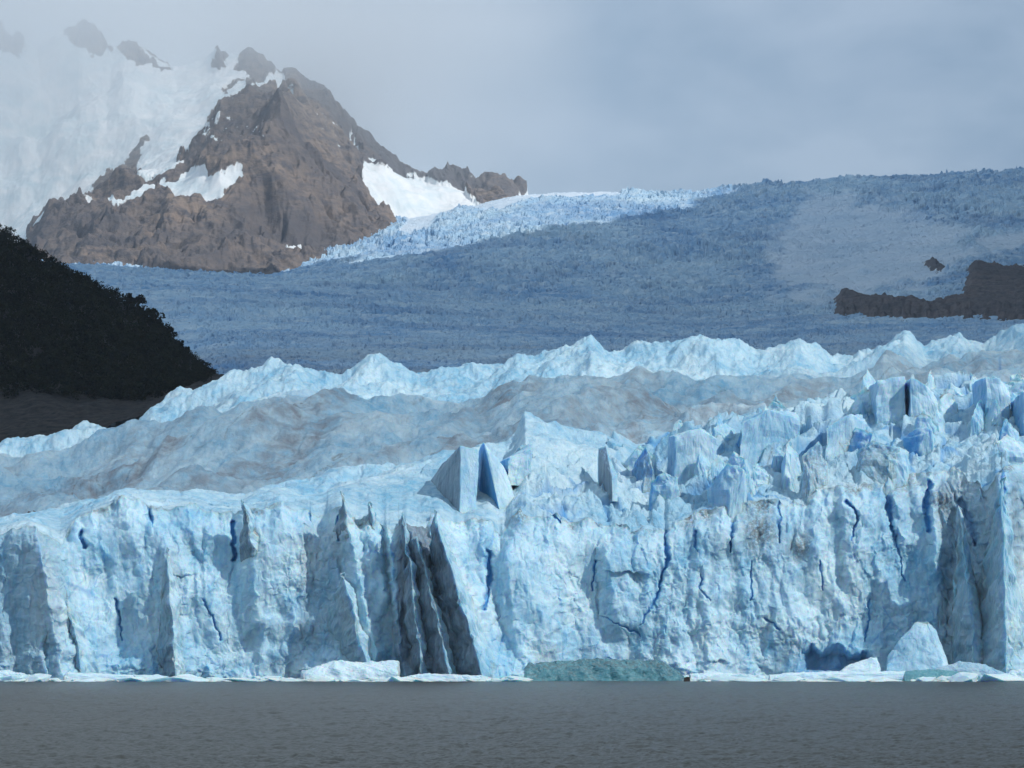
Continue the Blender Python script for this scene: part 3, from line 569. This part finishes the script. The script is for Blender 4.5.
def mountain():
    px = np.linspace(-330, 620, 1150); Yr = np.concatenate([np.linspace(6300, 7600, 330), np.linspace(7604, 9000, 420), np.linspace(9010, 10200, 30)])
    P, Y = np.meshgrid(px, Yr); X = (P-512)/F*Y
    B = mt.z(P+5*fbm(X/160, Y/160, 4, 301), Y+70*fbm(X/300, Y/300, 3, 303)*sst(6300, 6900, Y)*(1-sst(8700, 8850, Y)))
    PY = pyof(B, Y)
    e = 6.5*fbm(P/12, PY/8, 5, 305, .65)
    def msk(poly, soft=2.0, ee=1.0):
        d, _ = segdist(P, PY, [(x, y, 1) for x, y in poly+poly[:1]]); s_ = np.where(inpoly(P, PY, poly), d, -d)+e*ee
        return sst(-soft, soft, s_)
    snow = msk(LEFT, 2, .35)
    for p in SN: snow = np.maximum(snow, msk(p, 1.4, .3))
    for p in DARK: snow = snow*(1-msk(p, 2, .6))
    rough = 1-.85*snow
    rib = ridged((X+.35*Y)/150+.3*fbm(X/200, Y/200, 3, 307), (Y-.2*X)/330, 6, 309, .55)
    ff, gg = facets(X/210+.3*fbm(X/200, Y/200, 3, 321), (Y+.4*X)/330, 323, 2.0); fac = 26*ff*sst(0, .3, gg)
    ff, gg = facets(X/70+.3*fbm(X/80, Y/80, 3, 325), (Y-.4*X)/110, 327, 2.0); fac = fac+9*ff*sst(0, .3, gg)
    Z = B+rough*(26*rib-20+5*fbm(X/40, Y/40, 4, 311, .55)+fac)*sst(6300, 6700, Y)+snow*(5*fbm(X/90, Y/60, 5, 313)+3.5*ridged(X/45, Y/35, 3, 315)*(1-sst(160, 230, P)))
    sp = np.exp(-((P-232)/42)**2-((PY-128)/22)**2)+.5*np.exp(-((P-330)/25)**2-((PY-130)/40)**2)+.5*np.exp(-((P-460)/30)**2-((PY-185)/10)**2)
    me = grid_mesh('mountain', X, Y, Z, dict(snow=snow, specks=np.clip(sp, 0, 1)), smooth=True)
    o = link('mountain', me, M_ROCK); props(o, kind='structure')
mountain()

# ------------------------------------------------------------------ wooded hill on the left
hl = Rows([
 (1330, [-500, 470, -100, 462, 0, 455, 60, 440, 130, 420, 200, 400, 240, 392, 300, 400, 400, 420], 0),
 (1480, [-500, 430, -100, 410, 0, 385, 60, 385, 120, 400, 170, 392, 222, 377, 260, 380, 320, 400, 400, 430], 2),
 (1800, [-500, 230, -200, 180, -60, 205, 0, 236, 30, 256, 60, 276, 90, 290, 120, 306, 145, 322, 165, 336, 180, 352, 200, 368, 230, 386, 260, 410, 320, 430, 400, 440], -8),
 (2000, [-500, 260, -200, 220, 0, 290, 180, 380, 260, 430, 400, 450], 0)])
def hill_z(P, Y):
    X = (P-512)/F*Y
    return hl.z(P, Y)+2.0*ridged(X/40, Y/60, 4, 401)-1+.5*fbm(X/7, Y/7, 3, 405)
def hill():
    px = np.linspace(-480, 380, 620); Yr = np.linspace(1330, 2000, 360)
    P, Y = np.meshgrid(px, Yr); X = (P-512)/F*Y
    me = grid_mesh('hill', X, Y, hill_z(P, Y), dict(snow=0*X, specks=0*X)); props(link('hill', me, M_SCREE), kind='structure')
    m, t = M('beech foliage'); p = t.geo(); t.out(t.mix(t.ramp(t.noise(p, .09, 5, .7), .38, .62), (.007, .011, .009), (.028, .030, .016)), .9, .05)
    mb, t = M('bark'); t.out((.05, .042, .035), .9, .1)
    def clump(r, seed, leaves):      # a crown of many small leaf faces in uneven clumps
        q = random.Random(seed); vs = []; fs = []
        cl = [(q.gauss(0, .45)*r, q.gauss(0, .45)*r, q.uniform(-.35, .75)*r, q.uniform(.25, .5)*r) for _ in range(7)]
        for i in range(leaves):
            c = cl[i % 7]; d = Vector((q.gauss(0, 1), q.gauss(0, 1), q.gauss(0, 1))).normalized()*c[3]*q.uniform(.6, 1.1); p0 = Vector(c[:3])+d
            a = Vector((q.gauss(0, 1), q.gauss(0, 1), q.gauss(0, .6))).normalized(); b = a.cross(Vector((q.gauss(0, 1), q.gauss(0, 1), q.gauss(0, 1)))).normalized()
            s_ = r*q.uniform(.10, .20); k = len(vs)
            vs += [p0-a*s_-b*s_*.5, p0+a*s_-b*s_*.6, p0+b*s_]; fs.append((k, k+1, k+2))
        return np.array([v[:] for v in vs]), fs
    protos = [clump(1.0, 50+i, 90) for i in range(6)]
    q = random.Random(5); V = []; Fc = []; off = 0; cnt = 0
    while cnt < 5200:
        px_ = q.uniform(-300, 215); Y_ = q.uniform(1450, 1830)
        z = float(hill_z(np.array([px_]), np.array([Y_]))[0]); py = pyof(z, Y_)
        lim = np.interp(px_, [-300, 0, 60, 110, 150, 215], [400, 396, 408, 425, 415, 380])
        if py > lim+6*math.sin(px_*.2): continue
        v, f = protos[q.randrange(6)]; r = q.uniform(2.0, 4.2)*(1 if px_ < 170 else .6); a = q.uniform(0, 6.28); ca, sa = math.cos(a), math.sin(a)
        vv = np.stack([v[:, 0]*ca-v[:, 1]*sa, v[:, 0]*sa+v[:, 1]*ca, v[:, 2]*1.25], 1)*r+[(px_-512)/F*Y_, Y_, z+r*.7]
        V.append(vv); Fc.append(np.array(f)+off); off += len(vv); cnt += 1
    V = np.concatenate(V).astype(np.float32); Fc = np.concatenate(Fc).astype(np.int32)
    me = bpy.data.meshes.new('forest'); me.vertices.add(len(V)); me.vertices.foreach_set('co', V.ravel()); me.loops.add(Fc.size); me.loops.foreach_set('vertex_index', Fc.ravel())
    me.polygons.add(len(Fc)); me.polygons.foreach_set('loop_start', np.arange(0, Fc.size, 3, dtype=np.int32)); me.update(calc_edges=True)
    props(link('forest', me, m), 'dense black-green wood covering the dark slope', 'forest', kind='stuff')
    spots = [(22, 7), (34, 6), (63, 5), (86, 5), (112, 6), (129, 10), (137, 13), (146, 11), (154, 14), (160, 10), (168, 9), (174, 11), (180, 8), (188, 6)]
    LBL = ['tree high on the dark ridge, first along the skyline from the picture edge', 'second skyline tree from the picture edge on the dark ridge', 'lone low tree on the skyline a third of the way down the ridge',
           'low tree on the ridge skyline just above the tall tree cluster gap', 'small tree at the upper start of the skyline tree cluster', 'middling tree second in the skyline cluster on the dark ridge',
           'tallest upper tree of the skyline cluster on the dark ridge', 'tree between the two tallest of the skyline cluster', 'tall broad tree at the centre of the skyline cluster',
           'tree just downhill of the broad central tree of the skyline cluster', 'tree before the last upright one at the lower end of the skyline cluster', 'upright tree standing out at the lower end of the skyline cluster',
           'small tree just below the lower end of the skyline cluster', 'lowest smallest tree on the skyline where the ridge turns bare']
    for i, ((px_, h), lb) in enumerate(zip(spots, LBL)):
        Y_ = 1797.; z = float(hill_z(np.array([px_]), np.array([Y_]))[0])-.4
        r0 = empty('tree', ((px_-512)/F*Y_, Y_, z)); props(r0, lb, 'tree', 'trees along the ridge skyline')
        v, f = clump(h*.38, 200+i, 420); v = v*[1, 1, .9]+[0, 0, h*.68]
        me = bpy.data.meshes.new('crown'); me.from_pydata(v.tolist(), [], f); link('crown', me, m, r0, Vector((0, 0, 0)))
        bm = bmesh.new(); bmesh.ops.create_cone(bm, segments=8, radius1=h*.035, radius2=h*.012, depth=h*.8); bmesh.ops.translate(bm, verts=bm.verts, vec=(0, 0, h*.38))
        for a in range(4):
            an = a*1.6+i; rr_ = bmesh.ops.create_cone(bm, segments=6, radius1=h*.014, radius2=h*.005, depth=h*.35)
            from mathutils import Matrix
            bmesh.ops.transform(bm, verts=rr_['verts'], matrix=Matrix.Translation((math.cos(an)*h*.1, math.sin(an)*h*.1, h*.6)) @ Matrix.Rotation(an, 4, 'Z') @ Matrix.Rotation(.7, 4, 'Y'))
        me = bpy.data.meshes.new('trunk'); bm.to_mesh(me); bm.free(); link('trunk', me, mb, r0, Vector((0, 0, 0)))
hill()

# ------------------------------------------------------------------ ice afloat at the foot of the cliff
def berg(name, outline, Y0, thick, mat, label, cat, seed, cuts=4, amp=.45, size=2.0, attrs=None, group=None):
    # outline: (x, row) crest points; the body is a low convex mass around them, sunk below the water
    pts = []
    for (x, y) in outline:
        pts.append(at(x, y, Y0+thick*.35)); pts.append(at(x, y+(676-y)*.35, Y0+thick*.8)); pts.append(at(x, y+(676-y)*.55, Y0+thick*.05))
        b = at(x, 676, Y0-thick*.15); b.z = -1.0; pts.append(b); b = b.copy(); b.y = Y0+thick; pts.append(b)
    bm = hull(pts); roughen(bm, cuts, amp, size, seed)
    me = to_mesh(bm, name, attrs or {}); o = link(name, me, mat)
    props(o, label, cat, group); return o
berg('iceberg', [(525, 668), (530, 663), (545, 661), (570, 660), (600, 658), (640, 659), (662, 661), (675, 668), (684, 676)], 690, 10, M_TEAL,
     'long low iceberg of dark teal clear ice with a pale rim, floating before the cliff', 'iceberg', 501, 5, .55, 2.4, dict(film=lambda no, co: .55*sst(.3, .8, no[:, 2])))
berg('iceberg', [(888, 655), (902, 636), (915, 622), (928, 620), (938, 632), (944, 655), (950, 668)], 704, 9, M_ICE,
     'pale cone-shaped ice block standing taller than the floes, before the grey wall', 'iceberg', 502, 5, .5, 4)
berg('ice_floe', [(303, 672), (318, 664), (335, 660), (350, 661), (375, 662), (398, 661)], 700, 9, M_WHITE, 'flat-topped white floe resting against the foot of the grey ice column', 'ice floe', 503, 5, .7, 3)
berg('ice_floe', [(838, 672), (850, 664), (866, 659), (877, 657), (880, 668)], 699, 8, M_WHITE, 'wedge of white ice rising at the mouth of the blue hollow', 'ice floe', 504, 4, .3, 1.5)
berg('ice_floe', [(770, 675), (800, 672), (850, 671), (900, 671), (925, 672), (930, 676)], 690, 6, M_WHITE, 'long thin white floe below the blue hollow at the waterline', 'ice floe', 505, 4, .3, 1.2)
berg('ice_floe', [(905, 671), (930, 669), (955, 671), (975, 673), (980, 677)], 684, 6, M_TEAL, 'smooth rounded greenish floe lying beside the cone-shaped ice block', 'ice floe', 506, 4, .2, 2.0)
berg('ice_floe', [(935, 668), (960, 661), (985, 664), (1004, 672)], 700, 8, M_ICE, 'grey-blue slanting floe at the foot of the tall grey wall', 'ice floe', 507, 4, .35, 1.5, dict(grey=.35))
berg('ice_floe', [(1003, 676), (1012, 670), (1030, 667), (1060, 668), (1080, 676)], 690, 7, M_WHITE, 'lumpy white floe cut off by the picture edge next to the grey wall', 'ice floe', 508, 4, .4, 1.0)
berg('ice_floe', [(-40, 676), (-10, 669), (8, 670), (25, 674), (36, 677)], 690, 7, M_WHITE, 'lumpy white floe at the picture edge under the dark shaded block', 'ice floe', 509, 4, .4, 1.0)
berg('ice_floe', [(64, 676), (68, 672), (90, 675), (130, 676), (158, 677)], 690, 6, M_WHITE, 'narrow white floe with a blue end just beside the dark shaded block', 'ice floe', 510, 4, .3, 1.0)
berg('ice_floe', [(405, 677), (425, 673), (450, 674), (480, 676), (488, 678)], 681, 5, M_WHITE, 'thin white floe lying in front of the grey ice column', 'ice floe', 511, 4, .25, 1.0)
berg('ice_floe', [(690, 674), (720, 672), (745, 674), (765, 677)], 690, 6, M_WHITE, 'low white floe between the teal iceberg and the blue hollow', 'ice floe', 512, 4, .3, 1.2)
berg('rock', [(684, 678.4), (687, 677.6), (690, 678.6)], 676, .8, M_SCREE, 'small black rock breaking the water beside the teal iceberg tip', 'rock', 513, 3, .15, .6)
q = random.Random(9); protos = []
for k in range(5):
    bm = hull([Vector((q.gauss(0, 1), q.gauss(0, .8), q.uniform(-.35, .55))) for _ in range(14)]); roughen(bm, 2, .12, .6, 600+k); protos.append(to_mesh(bm, 'ice_chunk'))
for k in range(230):
    px_ = q.choice((q.uniform(-60, 300), q.uniform(-60, 300), q.uniform(290, 520), q.uniform(690, 1060))); Y_ = 672+36*abs(q.gauss(0, .45))**1.2
    Y_ = min(Y_, 702); s_ = min(3.2, .45+q.expovariate(1.3))
    o = link('ice_chunk', protos[k % 5], M_WHITE, None, Vector(((px_-512)/F*Y_, Y_, .05*s_))); o.scale = (s_*q.uniform(1.1, 2.0), s_, s_*q.uniform(.6, 1.3)); o.rotation_euler = (0, 0, q.uniform(0, 6.28))
    props(o, 'small loose chunk of white brash ice floating along the foot of the cliff', 'ice chunk', 'brash ice along the waterline')
# two small dark rocks stranded on the ice at the left
for i, (px_, lb) in enumerate([(29, 'small black rock on the pale ice dome, the one nearer the picture edge'), (34, 'small black rock on the pale ice dome, the one nearer the white cliff top')]):
    Y_ = 800.; z = float(near.z(np.array([px_*1.]), np.array([Y_]))[0])
    bm = hull([Vector((q.gauss(0, .4), q.gauss(0, .4), q.uniform(-.3, .9))) for _ in range(12)]); roughen(bm, 2, .1, .5, 700+i)
    props(link('rock', to_mesh(bm, 'rock'), M_CROP, None, Vector(((px_-512)/F*Y_, Y_, z+1.0))), lb, 'rock', 'black rocks on the ice')

# ------------------------------------------------------------------ air and clouds
def box(name, x0, x1, y0, y1, z0, z1):
    bm = bmesh.new(); bmesh.ops.create_cube(bm, size=1)
    for v in bm.verts: v.co = ((x0+x1)/2+v.co.x*(x1-x0), (y0+y1)/2+v.co.y*(y1-y0), (z0+z1)/2+v.co.z*(z1-z0))
    me = bpy.data.meshes.new(name); bm.to_mesh(me); bm.free(); return me
m, t = M('haze air'); v = t.n('ShaderNodeVolumePrincipled'); v.inputs['Color'].default_value = (.72, .82, .95, 1); v.inputs['Density'].default_value = 2.0e-5; v.inputs['Anisotropy'].default_value = .2
o = t.n('ShaderNodeOutputMaterial'); t.t.links.new(v.outputs[0], o.inputs['Volume'])
props(link('haze', box('haze', -31000, 31000, -31000, 31000, -2, 2250), m), kind='stuff')

m, t = M('mist air'); p = t.geo(); sp_ = t.n('ShaderNodeSeparateXYZ'); t.set(sp_, '0', p)
hgt = t.math('POWER', t.ramp(sp_.outputs['Z'], 600, 1950), 2.8); lft = t.ramp(sp_.outputs['X'], -1600, 300, 1.0, .0); nr = t.ramp(sp_.outputs['Y'], 6600, 8700, .12, 1)
nz = t.ramp(t.noise(p, .0016, 3, .5), .3, .65, .45, 1.3)
den = t.math('MULTIPLY', t.math('MULTIPLY', t.math('MULTIPLY', hgt, lft), t.math('MULTIPLY', nr, nz)), .0024)
v = t.n('ShaderNodeVolumePrincipled'); v.inputs['Color'].default_value = (.94, .965, .985, 1); t.set(v, 'Density', den); v.inputs['Anisotropy'].default_value = -.2
o = t.n('ShaderNodeOutputMaterial'); t.t.links.new(v.outputs[0], o.inputs['Volume'])
props(link('mist', box('mist', -3600, 500, 6200, 10150, 450, 2240), m), kind='stuff')

# unseen cloud banks shaped to cast the wanted shade on the ground, 2.6 km up
HC = 2700.
def shade_cloud(polyg, seed, name, fr=1.0, thin=0.0):     # polyg: ground points (x, Y, z) that the cloud shades
    pts = []
    for (px_, Y_, zz) in polyg:
        p = Vector(((px_-512)/F*Y_, Y_, zz)); k = (HC-zz)/SUN.z; p = p+SUN*k; pts.append((p.x, p.y))
    xs = [p[0] for p in pts]; ys = [p[1] for p in pts]
    n = 200; X, Y = np.meshgrid(np.linspace(min(xs)-200, max(xs)+200, n), np.linspace(min(ys)-200, max(ys)+200, n))
    d, _ = segdist(X, Y, [(a, b, 1) for a, b in pts+pts[:1]]); s_ = np.where(inpoly(X, Y, pts), d, -d)+60*fr*fbm(X/400/fr, Y/400/fr, 4, seed)
    th = np.sqrt(np.clip(s_, 0, 400*fr)/(400*fr))
    lump = 1+.35*fbm(X/350, Y/350, 5, seed+3)
    top = grid_mesh(name, X, Y, HC+330*fr*th*lump, mask=s_ > 0); bot = grid_mesh(name, X, Y, HC-60*fr*th*(1+.5*fbm(X/250, Y/250, 4, seed+5)), mask=s_ > 0)
    bm = bmesh.new(); bm.from_mesh(top); bm.from_mesh(bot); me = bpy.data.meshes.new(name); bm.to_mesh(me); bm.free()
    m, t = M('cloud'); t.out((.8, .8, .82), 1, 0)
    if thin:
        o_ = [n for n in t.t.nodes if n.type == 'OUTPUT_MATERIAL'][0]; b_ = [n for n in t.t.nodes if n.type == 'BSDF_PRINCIPLED'][0]
        tr = t.n('ShaderNodeBsdfTransparent'); mx = t.n('ShaderNodeMixShader'); mx.inputs[0].default_value = thin
        t.t.links.new(b_.outputs[0], mx.inputs[1]); t.t.links.new(tr.outputs[0], mx.inputs[2]); t.t.links.new(mx.outputs[0], o_.inputs[0])
    props(link(name, me, m), kind='structure')
shade_cloud([(-900, 1380, 180), (300, 1330, 150), (620, 1330, 150), (1300, 1300, 150), (1900, 1300, 160), (1900, 9500, 1400), (1024, 9500, 1300), (700, 8300, 1300), (760, 7850, 1270), (660, 6950, 1080), (530, 6500, 1000), (420, 6250, 850), (330, 6150, 800), (270, 6650, 760), (0, 6700, 740), (-600, 6700, 740)], 801, 'cloud')
shade_cloud([(-400, 850, 90), (0, 840, 90), (300, 850, 90), (500, 850, 90), (640, 880, 90), (760, 920, 90), (1000, 930, 90), (1500, 930, 100), (1500, 1260, 110), (1000, 1240, 110), (860, 1180, 110), (800, 1130, 110), (600, 1110, 105), (450, 1150, 105), (200, 1120, 100), (0, 1090, 90), (-400, 1090, 90)], 811, 'cloud', .25, .72)  # thin second cloud, added out of view to dim the middle ridges
